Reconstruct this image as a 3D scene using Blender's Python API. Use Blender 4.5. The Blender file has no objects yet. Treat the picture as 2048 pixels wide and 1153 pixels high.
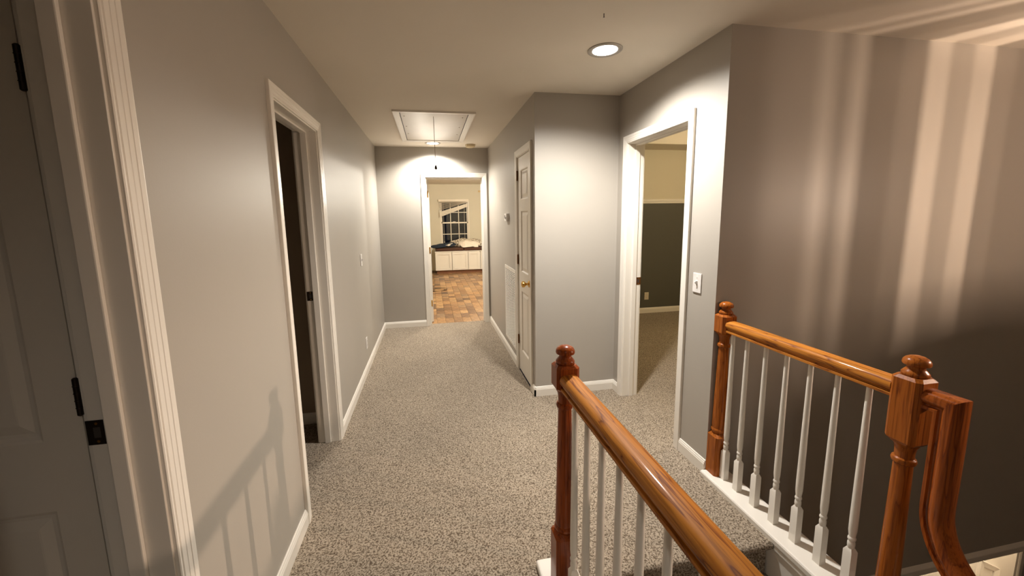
import bpy, bmesh, math, random
from mathutils import Vector, Matrix
random.seed(7)
SC = bpy.context.scene
COL = SC.collection
PI = math.pi

# ------------------------------------------------------------------ camera
def make_camera():
    f, yaw, pitch, roll, H = 771.5312, .1835, .1367, -.0159, 1.504
    ccx, ccy = -19.1346, -36.239
    fw = Vector((math.sin(yaw)*math.cos(pitch), math.cos(yaw)*math.cos(pitch), -math.sin(pitch)))
    r = Vector((math.cos(yaw), -math.sin(yaw), 0)); u = r.cross(fw)
    c, s = math.cos(roll), math.sin(roll)
    X = c*r+s*u; Y = -s*r+c*u
    cam = bpy.data.cameras.new('camera'); o = bpy.data.objects.new('camera', cam); COL.objects.link(o)
    m = Matrix((X, Y, -fw)).transposed().to_4x4(); m.translation = (0, 0, H); o.matrix_world = m
    cam.sensor_fit = 'HORIZONTAL'; cam.sensor_width = 36; cam.lens = f*36/2048
    cam.shift_x = -ccx/2048; cam.shift_y = ccy/2048
    cam.clip_start = .01
    SC.camera = o
make_camera()

# ------------------------------------------------------------------ world, exposure, lamps
w = bpy.data.worlds.new('world'); SC.world = w; w.use_nodes = True
w.node_tree.nodes['Background'].inputs[0].default_value = (.010, .012, .018, 1)
w.node_tree.nodes['Background'].inputs[1].default_value = .5
vs = SC.view_settings
vs.view_transform = 'Standard'; vs.look = 'None'; vs.gamma = 1; vs.use_curve_mapping = False
vs.exposure = 0.0

CAN_W, CAN2_W, CAN3_W = 282, 220, 28          # recessed cans in the hall ceiling; the third, unseen behind the camera, is a dim fill for the jambs
CAN_COL, CAN2_COL = (1.0, .965, .91), (1.0, .965, .90)
LAN_L, LAN_COL = 39500, (1.0, .785, .64)    # candle bulbs of the stairwell lantern
END_W, END_COL = 185, (1.0, .93, .80)   # flush light in the far room
BED_L, BED_COL = 250, (1.0, .82, .52)    # pendant globe in the room on the right
LOW_W = 75                                # hidden fill added to brighten the white wall on the floor below

def lamp(name, kind, loc, power, col, radius=.05, spot=None, blend=.5, rot=(0,0,0)):
    l = bpy.data.lights.new(name, kind); l.energy = power; l.color = col; l.shadow_soft_size = radius
    if spot: l.spot_size = spot; l.spot_blend = blend
    o = bpy.data.objects.new(name, l); COL.objects.link(o); o.location = loc; o.rotation_euler = rot
    return o
L1 = (1.025, 2.203); L2 = (.081, 5.111)
lamp('can_light_lamp', 'SPOT', (L1[0], L1[1], 2.428), CAN_W, CAN_COL, .045, math.radians(152), .80)
lamp('can_light_lamp.001', 'SPOT', (L2[0], L2[1], 2.428), CAN2_W, CAN2_COL, .045, math.radians(152), .62)
L3 = (-.05, -1.05)
lamp('can_light_lamp.002', 'SPOT', (L3[0], L3[1], 2.428), CAN3_W, CAN_COL, .045, math.radians(152), .62)
lamp('far_room_lamp', 'POINT', (1.42, 7.85, 2.10), END_W, END_COL, .06)
lamp('lower_floor_fill', 'POINT', (4.9, 2.2, -.62), LOW_W, (1, .86, .68), .1)  # fill put in above the opening, out of view, to light the lower wall

# ------------------------------------------------------------------ materials
def new_mat(name):
    m = bpy.data.materials.new(name); m.use_nodes = True
    nt = m.node_tree; b = nt.nodes['Principled BSDF']
    return m, nt, b
def node(nt, t, **kw):
    n = nt.nodes.new(t)
    for k, v in kw.items(): setattr(n, k, v)
    return n
def coords(nt, scale=(1,1,1), kind='Object'):
    tc = node(nt, 'ShaderNodeTexCoord'); mp = node(nt, 'ShaderNodeMapping')
    nt.links.new(tc.outputs[kind], mp.inputs[0]); mp.inputs['Scale'].default_value = scale
    return mp.outputs[0]
def noise(nt, vec, scale, detail=2, rough=.5):
    n = node(nt, 'ShaderNodeTexNoise'); n.inputs['Scale'].default_value = scale
    n.inputs['Detail'].default_value = detail; n.inputs['Roughness'].default_value = rough
    nt.links.new(vec, n.inputs['Vector']); return n
def ramp(nt, fac, stops):
    r = node(nt, 'ShaderNodeValToRGB'); e = r.color_ramp.elements
    while len(e) < len(stops): e.new(.5)
    for i, (p, c) in enumerate(stops): e[i].position = p; e[i].color = (*c, 1)
    nt.links.new(fac, r.inputs[0]); return r
def bump(nt, b, h, strength, dist):
    bp = node(nt, 'ShaderNodeBump'); bp.inputs['Strength'].default_value = strength; bp.inputs['Distance'].default_value = dist
    nt.links.new(h, bp.inputs['Height']); nt.links.new(bp.outputs[0], b.inputs['Normal'])
def paint(name, col, rough=.5, tex=140, amt=.12, var=.04, spec=.4):
    m, nt, b = new_mat(name)
    v = coords(nt)
    n = noise(nt, v, 1.7, 3); c = [x for x in col]
    r = ramp(nt, n.outputs[0], [(.3, [x*(1-var) for x in c]), (.7, [min(1, x*(1+var)) for x in c])])
    nt.links.new(r.outputs[0], b.inputs['Base Color'])
    b.inputs['Roughness'].default_value = rough; b.inputs['Specular IOR Level'].default_value = spec
    n2 = noise(nt, v, tex, 2); bump(nt, b, n2.outputs[0], amt, .002)
    return m
def plain(name, col, rough=.5, metal=0, **kw):
    m, nt, b = new_mat(name)
    v = coords(nt); n = noise(nt, v, 40, 2)
    r = ramp(nt, n.outputs[0], [(.3, [x*.92 for x in col]), (.7, [min(1, x*1.06) for x in col])])
    nt.links.new(r.outputs[0], b.inputs['Base Color'])
    b.inputs['Roughness'].default_value = rough; b.inputs['Metallic'].default_value = metal
    return m
def emit(name, col, strength):
    m, nt, b = new_mat(name)
    b.inputs['Emission Color'].default_value = (*col, 1); b.inputs['Emission Strength'].default_value = strength
    b.inputs['Base Color'].default_value = (*col, 1)
    return m
def wood(name, dark, mid, light, axis, rough=.24, coat=.5):
    # oak: pores and cathedral grain stretched along one axis
    m, nt, b = new_mat(name)
    sc = [15, 15, 15]; sc['xyz'.index(axis)] = 1.1
    v = coords(nt, sc)
    n1 = noise(nt, v, 1.0, 3, .55)
    mul = node(nt, 'ShaderNodeMath', operation='MULTIPLY'); mul.inputs[1].default_value = 9
    nt.links.new(n1.outputs[0], mul.inputs[0])
    fr = node(nt, 'ShaderNodeMath', operation='FRACT'); nt.links.new(mul.outputs[0], fr.inputs[0])
    r = ramp(nt, fr.outputs[0], [(.0, dark), (.09, mid), (.28, light), (.90, light), (.97, mid), (1, dark)])
    sc2 = [150, 150, 150]; sc2['xyz'.index(axis)] = 5
    n2 = noise(nt, coords(nt, sc2), 1.0, 3, .6)
    pr = ramp(nt, n2.outputs[0], [(.36, (.55, .5, .45)), (.52, (1, 1, 1))])
    mx = node(nt, 'ShaderNodeMix', data_type='RGBA', blend_type='MULTIPLY'); mx.inputs[0].default_value = .8
    nt.links.new(r.outputs[0], mx.inputs[6]); nt.links.new(pr.outputs[0], mx.inputs[7])
    nt.links.new(mx.outputs[2], b.inputs['Base Color'])
    b.inputs['Roughness'].default_value = rough
    b.inputs['Specular IOR Level'].default_value = .12
    b.inputs['Coat Weight'].default_value = coat; b.inputs['Coat Roughness'].default_value = .09
    bump(nt, b, n2.outputs[0], .08, .001)
    return m

def carpet_mat(name, dark, mid, light):
    m, nt, b = new_mat(name)
    v = coords(nt)
    n1 = noise(nt, v, 130, 2.5, .6)
    n0 = noise(nt, v, 2.2, 2)
    # twist of the frieze yarn: warp the lookup so flecks come out curled, not round
    nw = noise(nt, v, 55, 1)
    add = node(nt, 'ShaderNodeVectorMath', operation='MULTIPLY_ADD')
    add.inputs[1].default_value = (.012,)*3
    nt.links.new(nw.outputs['Color'], add.inputs[0]); nt.links.new(v, add.inputs[2])
    nt.links.new(add.outputs[0], n1.inputs['Vector'])
    r = ramp(nt, n1.outputs[0], [(.40, dark), (.47, mid), (.53, light), (.62, [min(1, x*1.18) for x in light])])
    r0 = ramp(nt, n0.outputs[0], [(.3, (.93,)*3), (.7, (1.05,)*3)])
    mx = node(nt, 'ShaderNodeMix', data_type='RGBA', blend_type='MULTIPLY'); mx.inputs[0].default_value = 1
    nt.links.new(r.outputs[0], mx.inputs[6]); nt.links.new(r0.outputs[0], mx.inputs[7])
    nt.links.new(mx.outputs[2], b.inputs['Base Color'])
    b.inputs['Roughness'].default_value = 1; b.inputs['Specular IOR Level'].default_value = .05
    b.inputs['Sheen Weight'].default_value = .15
    bump(nt, b, n1.outputs[0], .7, .006)
    return m

M = {}
M['wall'] = paint('wall_paint', (.42, .382, .332), .45, 160, .07, .02, .36)
M['wall_stair'] = M['wall']
M['ceiling'] = paint('ceiling_paint', (.75, .68, .58), .85, 110, .10, .02, .2)
M['trim'] = paint('trim_paint', (.84, .79, .71), .30, 60, .03, .02, .5)
M['door'] = paint('door_paint', (.78, .72, .63), .36, 70, .05, .02, .5)
M['doorgrain'] = M['door']
M['cream'] = paint('cream_paint', (.66, .60, .47), .7, 120, .08, .02, .2)
M['darkwall'] = paint('dark_olive_paint', (.105, .10, .082), .6, 120, .08, .02, .3)
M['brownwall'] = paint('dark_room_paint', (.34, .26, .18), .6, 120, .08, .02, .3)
M['carpet'] = carpet_mat('carpet', (.110, .080, .053), (.238, .188, .136), (.355, .292, .220))
M['subfloor'] = plain('subfloor', (.16, .10, .06), .8)
M['oak_gold'] = wood('golden_oak', (.20, .055, .012), (.40, .135, .020), (.52, .195, .028), 'y', .5, .16)
M['oak_red'] = wood('red_oak', (.17, .034, .007), (.235, .048, .009), (.28, .060, .011), 'z', .28, .25)
M['oak_brown'] = wood('brown_oak', (.21, .052, .009), (.31, .082, .012), (.37, .105, .015), 'z', .3, .2)
M['oak_red_y'] = wood('red_oak_rail', (.17, .034, .006), (.26, .058, .009), (.33, .08, .012), 'z', .28, .25)
M['bronze'] = plain('oil_rubbed_bronze', (.035, .024, .017), .4, .7)
M['bronze_hinge'] = plain('antique_brass_hinge', (.20, .085, .03), .4, .8)
M['brass'] = plain('brass', (.70, .42, .12), .25, 1)
M['plastic'] = plain('white_plastic', (.80, .76, .72), .35)
M['ivory'] = plain('ivory_plastic', (.62, .50, .31), .5)
M['slot'] = plain('dark_slot', (.05, .04, .035), .6)
M['hatch'] = paint('hatch_panel_paint', (.55, .49, .41), .3, 30, .04, .08, .5)
M['cord'] = plain('cord', (.30, .22, .15), .8)
M['metaltrim'] = plain('can_trim', (.42, .38, .33), .4)
M['lens'] = emit('can_lens', (1, .96, .9), 9)
M['dome'] = emit('frosted_dome', (1, .85, .62), 4)
M['bulb'] = emit('candle_bulb', LAN_COL, LAN_L)
M['cabinet'] = paint('cabinet_paint', (.78, .73, .65), .4, 60, .02, .02, .4)
M['toe'] = plain('toe_kick_wood', (.22, .09, .04), .5)
M['cushion'] = plain('brown_cushion', (.075, .032, .018), .9)
M['navy'] = plain('navy_cloth', (.012, .022, .04), .9)
M['whitecloth'] = plain('white_cloth', (.80, .74, .65), .9)
M['towel'] = plain('cream_towel', (.85, .76, .64), .95)
M['cable'] = plain('cable', (.05, .03, .02), .5)
M['blind'] = paint('blind_slat', (.78, .69, .55), .5, 60, .05)
M['sash'] = paint('sash_paint', (.78, .70, .57), .4, 60, .03)
M['outletp'] = plain('outlet_plastic', (.70, .62, .48), .4)
M['stripwood'] = plain('bare_tape', (.62, .45, .22), .7)
def blanket_mat():
    m, nt, b = new_mat('patterned_blanket'); v = coords(nt)
    n = noise(nt, v, 26, 3); r = ramp(nt, n.outputs[0], [(.42, (.28, .22, .15)), (.5, (.6, .52, .4)), (.6, (.74, .66, .54))])
    nt.links.new(r.outputs[0], b.inputs['Base Color']); b.inputs['Roughness'].default_value = .95; return m
M['blanket'] = blanket_mat()
def glass_mat(name, tint):
    m, nt, b = new_mat(name)
    out = nt.nodes['Material Output']; nt.nodes.remove(b)
    t = node(nt, 'ShaderNodeBsdfTransparent'); t.inputs[0].default_value = (*tint, 1)
    g = node(nt, 'ShaderNodeBsdfGlossy'); g.inputs['Roughness'].default_value = .02
    fr = node(nt, 'ShaderNodeFresnel'); fr.inputs[0].default_value = 1.5
    mx = node(nt, 'ShaderNodeMixShader'); nt.links.new(fr.outputs[0], mx.inputs[0])
    nt.links.new(t.outputs[0], mx.inputs[1]); nt.links.new(g.outputs[0], mx.inputs[2]); nt.links.new(mx.outputs[0], out.inputs[0])
    return m
M['glass'] = glass_mat('window_glass', (.9, .9, .9))
M['lantern_glass'] = glass_mat('lantern_glass', (.96, .95, .93))
M['lantern_frost'] = glass_mat('lantern_frosted_strip', (.62, .58, .54))
def plank_mat():
    m, nt, b = new_mat('reclaimed_wood_block')
    oi = node(nt, 'ShaderNodeObjectInfo')
    r = ramp(nt, oi.outputs['Random'], [(0, (.105, .060, .036)), (.2, (.22, .115, .052)), (.42, (.36, .20, .085)), (.6, (.21, .13, .075)),
                                        (.8, (.46, .28, .13)), (1, (.20, .105, .048))])
    v = coords(nt, (14, 4, 14)); n = noise(nt, v, 2.2, 4, .6)
    r2 = ramp(nt, n.outputs[0], [(.3, (.6, .58, .55)), (.6, (1.12, 1.1, 1.05))])
    mx = node(nt, 'ShaderNodeMix', data_type='RGBA', blend_type='MULTIPLY'); mx.inputs[0].default_value = 1
    nt.links.new(r.outputs[0], mx.inputs[6]); nt.links.new(r2.outputs[0], mx.inputs[7]); nt.links.new(mx.outputs[2], b.inputs['Base Color'])
    b.inputs['Roughness'].default_value = .38
    return m
M['plank'] = plank_mat()

# ------------------------------------------------------------------ mesh helpers
class MB:
    """collects boxes, prisms, lathes and sweeps; build() links them as one mesh object"""
    def __init__(s): s.v = []; s.f = []
    def add(s, vs, fs):
        o = len(s.v); s.v += [tuple(p) for p in vs]; s.f += [[i+o for i in f] for f in fs]; return s
    def box(s, a, b):
        x0, y0, z0 = [min(p, q) for p, q in zip(a, b)]; x1, y1, z1 = [max(p, q) for p, q in zip(a, b)]
        return s.add([(x0,y0,z0),(x1,y0,z0),(x1,y1,z0),(x0,y1,z0),(x0,y0,z1),(x1,y0,z1),(x1,y1,z1),(x0,y1,z1)],
                     [(3,2,1,0),(4,5,6,7),(0,1,5,4),(1,2,6,5),(2,3,7,6),(3,0,4,7)])
    def loft(s, rings, cap=True, closed_ring=True):
        n = len(rings[0]); vs = [p for r in rings for p in r]; fs = []
        for i in range(len(rings)-1):
            for j in range(n if closed_ring else n-1):
                k = (j+1) % n
                fs.append((i*n+j, i*n+k, (i+1)*n+k, (i+1)*n+j))
        if cap: fs.append(tuple(range(n-1, -1, -1))); fs.append(tuple(range((len(rings)-1)*n, len(rings)*n)))
        return s.add(vs, fs)
    def lathe(s, prof, c=(0,0), n=20, axis='z'):
        rings = []
        for r, z in prof:
            r = max(r, 1e-4); ring = []
            for k in range(n):
                a = 2*PI*k/n; p, q = r*math.cos(a), r*math.sin(a)
                ring.append({'z': (c[0]+p, c[1]+q, z), 'x': (z, c[0]+p, c[1]+q), 'y': (c[0]+p, z, c[1]+q)}[axis])
            rings.append(ring)
        return s.loft(rings)
    def prism(s, poly, z0, z1):
        return s.loft([[(x, y, z0) for x, y in poly], [(x, y, z1) for x, y in poly]])
    def tube(s, pts, r, n=8):
        pts = [Vector(p) for p in pts]; rings = []
        for i, p in enumerate(pts):
            t = (pts[min(i+1, len(pts)-1)]-pts[max(i-1, 0)]).normalized()
            a = Vector((0,0,1)) if abs(t.z) < .9 else Vector((1,0,0))
            u = t.cross(a).normalized(); w_ = t.cross(u)
            rings.append([p+r*(math.cos(2*PI*k/n)*u+math.sin(2*PI*k/n)*w_) for k in range(n)])
        return s.loft(rings)
    def xf(s, m):
        s.v = [tuple(m @ Vector(p)) for p in s.v]; return s
    def build(s, name, mat, parent=None, loc=None, smooth=None, bevel=None, kind=None):
        me = bpy.data.meshes.new(name); me.from_pydata(s.v, [], s.f)
        bm = bmesh.new(); bm.from_mesh(me); bmesh.ops.recalc_face_normals(bm, faces=bm.faces)
        if bevel: bmesh.ops.bevel(bm, geom=list(bm.edges), offset=bevel, segments=2, affect='EDGES', profile=.6, clamp_overlap=True)
        bm.to_mesh(me); bm.free()
        if smooth:
            for p in me.polygons: p.use_smooth = True
            me.set_sharp_from_angle(angle=math.radians(smooth))
        me.materials.append(mat)
        o = bpy.data.objects.new(name, me); COL.objects.link(o)
        if parent: o.parent = parent
        if loc: o.location = loc
        if kind: o['kind'] = kind
        return o
def box(name, a, b, mat, parent=None, bevel=None, kind=None):
    return MB().box(a, b).build(name, mat, parent, bevel=bevel, kind=kind)
def boxes(name, bs, mat, parent=None, bevel=None, kind=None):
    m = MB()
    for a, b in bs: m.box(a, b)
    return m.build(name, mat, parent, bevel=bevel, kind=kind)
def tag(o, label, cat, group=None):
    o['label'] = label; o['category'] = cat
    if group: o['group'] = group
    return o
def empty(name, loc=(0,0,0), kind=None):
    o = bpy.data.objects.new(name, None); COL.objects.link(o); o.location = loc; o.empty_display_size = .1
    if kind: o['kind'] = kind
    return o
def thing(name, label, cat, loc=(0,0,0), group=None, mat=None):
    o = empty(name, loc); tag(o, label, cat, group)
    return o
def frame_at(origin, u, v):
    """local (u along the wall, v out of the wall, z up) to world"""
    m = Matrix((Vector(u), Vector(v), Vector((0,0,1)))).transposed().to_4x4(); m.translation = origin
    return m
S = 'structure'

# ------------------------------------------------------------------ room dimensions
XL, XR, XD = -.6636, .8225, 1.5224
YF, YC, YS = 5.393, 2.9825, 1.82
T = .13; ZC = 2.44; DH = 2.04
XLo, XRo, XDo, YFo, YSo = XL-T, XR+T, XD+T, YF+T, YS+T
Y0 = -1.6
LOWZ = -2.75
# openings (clear widths)
D1 = (.237, .997); D2 = (1.949, 2.627); D3 = (-.031, .733); D4 = (3.125, 3.587); D5 = (2.12, 2.82)
J = .018
def hole(d): return d[0]-J, d[1]+J

# ------------------------------------------------------------------ structure
a1, b1 = hole(D1); a2, b2 = hole(D2); a3, b3 = hole(D3); a4, b4 = hole(D4); a5, b5 = hole(D5)
HZ = DH+J
boxes('wall_left', [((XLo, Y0, 0), (XL, a1, ZC)), ((XLo, a1, HZ), (XL, b1, ZC)), ((XLo, b1, 0), (XL, a2, ZC)),
                    ((XLo, a2, HZ), (XL, b2, ZC)), ((XLo, b2, 0), (XL, YF, ZC))], M['wall'], kind=S)
boxes('wall_far', [((XLo, YF, 0), (a3, YFo-.001, ZC)), ((a3, YF, HZ), (b3, YFo-.001, ZC)), ((b3, YF, 0), (XDo, YFo-.001, ZC))], M['wall'], kind=S)
boxes('wall_hall_right', [((XR, YC, 0), (XRo, a4, ZC)), ((XR, a4, HZ), (XRo, b4, ZC)), ((XR, b4, 0), (XRo, YF, ZC))], M['wall'], kind=S)
box('wall_closet_front', (XRo, YC, 0), (XD, YC+T, ZC), M['wall'], kind=S)
boxes('wall_door_right', [((XD, YSo-.001, 0), (XDo, a5, ZC)), ((XD, a5, HZ), (XDo, b5, ZC)), ((XD, b5, 0), (XDo, YF, ZC))], M['wall'], kind=S)
boxes('wall_stair_far', [((XD, YS, -.96), (5.1, YSo-.001, ZC)), ((4.245, YS, LOWZ), (5.1, YS+.012, -.96)), ((XD-.6, YS, LOWZ), (1.66, YSo, -.96))], M['wall'], kind=S)
box('wall_behind', (XLo, Y0-T, 0), (.55, Y0, ZC), M['wall'], kind=S)
box('wall_stair_behind', (.55, -2.23, LOWZ), (5.23, -2.1, ZC), M['wall'], kind=S)
box('wall_stair_right', (5.1, -2.1, LOWZ), (5.23, YSo, ZC), M['wall'], kind=S)
boxes('wall_stair_left', [((.394, -2.1, LOWZ), (.40, 1.36, -.29)), ((.43, -2.1, -.001), (.55, Y0-T, ZC))], M['wall'], kind=S)
boxes('ceiling', [((XLo, Y0-T, ZC), (XDo, YFo, ZC+.08)), ((XDo, -2.23, ZC), (5.23, YSo, ZC+.08)), ((.43, -2.23, ZC), (XDo, Y0-T, ZC+.08))], M['ceiling'], kind=S)

C1 = (.394, .556); C2 = (1.487, 1.645)      # caps under the two railings
NOSE = 1.36
fl = [(XL, Y0), (C1[0], Y0), (C1[0], 1.434), (C1[1], 1.434), (C1[1], NOSE), (C2[0], NOSE), (C2[0], YS), (XD, YS), (XD, YC), (XR, YC), (XR, YF),
      (b3, YF), (b3, YF+.075), (a3, YF+.075), (a3, YF), (XL, YF)]
MB().prism(fl, -.25, 0).build('floor', M['carpet'], kind=S)
# carpet through the two open doorways and in the rooms behind them
boxes('floor_left_room', [((XLo-.001, a1, -.1), (XL, b1, 0)), ((XLo-2.6, -.6, -.1), (XLo, 3.05, 0)), ((XLo-.001, a2, -.1), (XL, b2, 0))], M['carpet'], kind=S)
boxes('floor_right_room', [((XD, a5, -.1), (XDo, b5, 0)), ((XDo, YSo, -.1), (5.3, 5.31, 0))], M['carpet'], kind=S)

# casing, jambs, stops ------------------------------------------------
CAS = [(.006, 0), (.006, .008), (.0085, .0100), (.0130, .0100), (.0145, .0088), (.017, .0112), (.0300, .0122), (.0315, .0134), (.044, .0142), (.0455, .0156),
       (.0585, .0164), (.062, .0156), (.063, .0140), (.063, 0)]
def casing(mx, w, h, parent, prof=CAS):
    m = MB(); vs = []; n = len(prof)
    for u, v in prof: vs += [(-u, v, .0), (-u, v, h+u), (w+u, v, h+u), (w+u, v, .0)]
    fs = []
    for i in range(n-1):
        for k in range(3): fs.append((i*4+k, i*4+k+1, (i+1)*4+k+1, (i+1)*4+k))
    m.add(vs, fs); m.xf(mx); return m.build('casing', M['trim'], parent)
def door_frame(name, mx, w, label, stop=(-.092, -.055), depth=T, back=True):
    e = empty(name, kind=S); e['label'] = label
    casing(mx, w, DH, e)
    m = MB().box((-J, -depth, 0), (0, 0, DH)).box((w, -depth, 0), (w+J, 0, DH)).box((-J, -depth, DH), (w+J, 0, DH+J))
    m.xf(mx).build('jamb', M['trim'], e, bevel=.0015)
    if stop:
        m = MB().box((0, stop[0], 0), (.011, stop[1], DH)).box((w-.011, stop[0], 0), (w, stop[1], DH)).box((.011, stop[0], DH-.011), (w-.011, stop[1], DH))
        m.xf(mx).build('stop', M['trim'], e, bevel=.003)
    if back:
        mb = mx @ Matrix.Translation((0, -depth, 0)) @ Matrix.Diagonal((1, -1, 1, 1))
        casing(mb, w, DH, e)
    return e
def strike(parent, mx, u, v, z, side, mat):
    """strike plate on the jamb face at u; side -1 faces towards -u"""
    d = .0016*side
    p = MB().box((u, v-.026, z-.030), (u+d*1.3, v+.012, z+.030)).xf(mx).build('strike_plate', mat, parent, bevel=.0005)
    MB().box((u+d*1.4, v-.012, z-.013), (u+d*1.2, v+.002, z+.013)).xf(mx).build('latch_hole', M['slot'], p)
    m = MB()
    for dz in (-.022, .022): m.lathe([(.0035, u+d*1.2), (.0035, u+d*1.5), (.001, u+d*1.7)], (v-.005, z+dz), 8, 'x')
    m.xf(mx).build('screw', M['brass'], p)
def six_panel(mx, w, h, t, parent, mat, cols=2, stile=.105, name='leaf', two_sided=False):
    """a moulded panel leaf; front face at v=0, thickness towards -v"""
    rails = [(0, .21), (.80, .98), (1.545, 1.645), (h-.115, h)]
    gaps = [(rails[i][1], rails[i+1][0]) for i in range(3)]
    m = MB()
    m.box((0, -t, 0), (stile, 0, h)).box((w-stile, -t, 0), (w, 0, h))
    for z0, z1 in rails: m.box((stile, -t, z0), (w-stile, 0, z1))
    us = [(stile, w-stile)]
    if cols == 2:
        mid = .095
        us = [(stile, w/2-mid/2), (w/2+mid/2, w-stile)]
        for z0, z1 in gaps: m.box((w/2-mid/2, -t, z0), (w/2+mid/2, 0, z1))
    m.xf(mx); leaf = m.build(name, mat, parent)
    for u0, u1 in us:
        for z0, z1 in gaps:
            p = MB(); rings = []
            for ins, v in ((0, 0), (.006, -.002), (.012, -.009), (.021, -.0095), (.044, -.0035), (.048, -.003)):
                ins = min(ins, (u1-u0)/2-.004)
                rings.append([(u0+ins, v, z0+ins), (u1-ins, v, z0+ins), (u1-ins, v, z1-ins), (u0+ins, v, z1-ins)])
            vs = [q for r in rings for q in r]; fs = []
            for i in range(len(rings)-1):
                for j in range(4): fs.append((i*4+j, i*4+(j+1) % 4, (i+1)*4+(j+1) % 4, (i+1)*4+j))
            fs.append(tuple(range((len(rings)-1)*4, len(rings)*4)))
            p.add(vs, fs)
            p.add([(u0, -t+.006, z0), (u1, -t+.006, z0), (u1, -t+.006, z1), (u0, -t+.006, z1)], [(0, 1, 2, 3)])
            p.xf(mx).build('panel', mat, leaf)
    return leaf
def hinge(parent, mx, u, v, z, mat, leafw=.012, wide=True):
    m = MB().lathe([(.0035, z-.047), (.006, z-.0445), (.006, z+.0445), (.0035, z+.047)], (u, v), 10)
    for k in (-.027, -.009, .009, .027): m.lathe([(.0068, z+k-.0008), (.0072, z+k), (.0068, z+k+.0008)], (u, v), 10)
    if wide: m.box((u-leafw, v-.006, z-.0445), (u+leafw, v-.0035, z+.0445))
    m.xf(mx); return m.build('hinge', mat, parent, smooth=40)

# near left doorway (strike jamb in view)
mL = lambda y: frame_at((XL, y, 0), (0, 1, 0), (1, 0, 0))
m1 = mL(D1[0]); d1 = door_frame('door_1', m1, D1[1]-D1[0], 'white cased doorway at the left edge, beside the bare left wall')
strike(d1, m1, D1[1]-D1[0], -.108, 1.023, -1, M['bronze'])
m2 = mL(D2[0]); d2 = door_frame('door_2', m2, D2[1]-D2[0], 'white cased doorway halfway along the left wall, dark room behind')
strike(d2, m2, D2[1]-D2[0], -.104, 1.017, -1, M['bronze'])
m3 = frame_at((D3[0], YF, 0), (1, 0, 0), (0, -1, 0)); d3 = door_frame('door_3', m3, D3[1]-D3[0], 'white cased doorway at the end of the hall')
m4 = frame_at((XR, D4[0], 0), (0, 1, 0), (-1, 0, 0))
d4 = door_frame('door_4', m4, D4[1]-D4[0], 'narrow closed panel door on the right hall wall', stop=None, back=False)
lf4 = six_panel(m4 @ Matrix.Translation((.003, -.004, .012)), D4[1]-D4[0]-.006, DH-.016, .035, d4, M['door'], cols=1, stile=.10)
for z in (.313, 1.10, 1.88): hinge(lf4, m4, D4[1]-D4[0]-.001, .006, z, M['bronze_hinge'], .015)
k = MB().lathe([(.030, -.003), (.030, .002), (.024, .006), (.012, .008), (.010, .026), (.016, .032), (.0255, .040), (.0285, .050), (.026, .060), (.017, .066), (.001, .068)], (0, 0), 24, 'y')
k.xf(m4 @ Matrix.Translation((.062, 0, .925))); k.build('knob', M['brass'], lf4, smooth=40)
m5 = frame_at((XD, D5[0], 0), (0, 1, 0), (-1, 0, 0)); d5 = door_frame('door_5', m5, D5[1]-D5[0], 'white cased doorway beside the light switch, carpeted room behind')
strike(d5, m5, D5[1]-D5[0], -.108, .974, -1, M['bronze_hinge'])

# the panel door inside the near left room
ydoor = 1.035
m6 = frame_at((-.83-.71, ydoor, 0), (1, 0, 0), (0, -1, 0))
d6 = empty('door_6', kind=S); d6['label'] = 'panelled door in the dim room, cut by the left edge'
lf6 = six_panel(m6 @ Matrix.Translation((0, -.001, .012)), .707, DH-.016, .035, d6, M['door'], cols=2, stile=.085)
for z in (.27, 1.10, 1.83): hinge(lf6, m6, .7105, .006, z, M['bronze'], .0)
MB().box((.713, -.06, 0), (.7335, .004, DH+.02)).xf(m6).build('jamb', M['trim'], d6, bevel=.001)
MB().box((-.02, -.06, 0), (-.003, .004, DH+.02)).box((-.02, -.06, DH), (.713, .004, DH+.02)).xf(m6).build('jamb', M['trim'], d6, bevel=.001)

# open leaf in the far doorway, swung into the room
m3l = frame_at((.006, YFo+.014, 0), (0, 1, 0), (1, 0, 0))
lf3 = six_panel(m3l @ Matrix.Translation((.004, 0, .012)), .755, DH-.016, .035, d3, M['door'], cols=2, stile=.11)
for z in (.285, 1.05, 1.83):        # leaf plates let into the edge of the open door, knuckle at its corner
    h3 = MB().box((.0015, -.031, z-.0445), (.0038, -.006, z+.0445)).xf(m3l).build('hinge', M['brass'], lf3)
    MB().lathe([(.0035, z-.047), (.006, z-.0445), (.006, z+.0445), (.0035, z+.047)], (-.002, -.033), 10).xf(m3l).build('knuckle', M['brass'], h3, smooth=40)

# baseboards ------------------------------------------------------------
BBP = [(0, 0), (.013, 0), (.013, .058), (.0105, .064), (.0105, .068), (.007, .074), (.006, .080), (.003, .083), (0, .083)]
def baseboard(name, runs, mat=None):
    """runs: (p, q, normal); prisms along the wall foot"""
    m = MB()
    for p, q, n in runs:
        p, q, n = Vector((*p, 0)), Vector((*q, 0)), Vector((*n, 0))
        m.loft([[P+n*a+Vector((0, 0, b)) for a, b in BBP] for P in (p, q)])
    return m.build(name, mat or M['trim'], kind=S)
co = .063
baseboard('baseboard_left', [((XL, Y0), (XL, D1[0]-co), (1, 0)), ((XL, D1[1]+co), (XL, D2[0]-co), (1, 0)), ((XL, D2[1]+co), (XL, YF), (1, 0))])
baseboard('baseboard_far', [((XL, YF), (D3[0]-co, YF), (0, -1)), ((D3[1]+co, YF), (XR, YF), (0, -1))])
baseboard('baseboard_hall_right', [((XR, D4[1]+co), (XR, YF), (-1, 0)), ((XR, YC-.013), (XR, D4[0]-co), (-1, 0))])
baseboard('baseboard_closet', [((XR-.013, YC), (XD, YC), (0, -1)), ((XD, D5[1]+co), (XD, YC), (-1, 0))])
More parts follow.
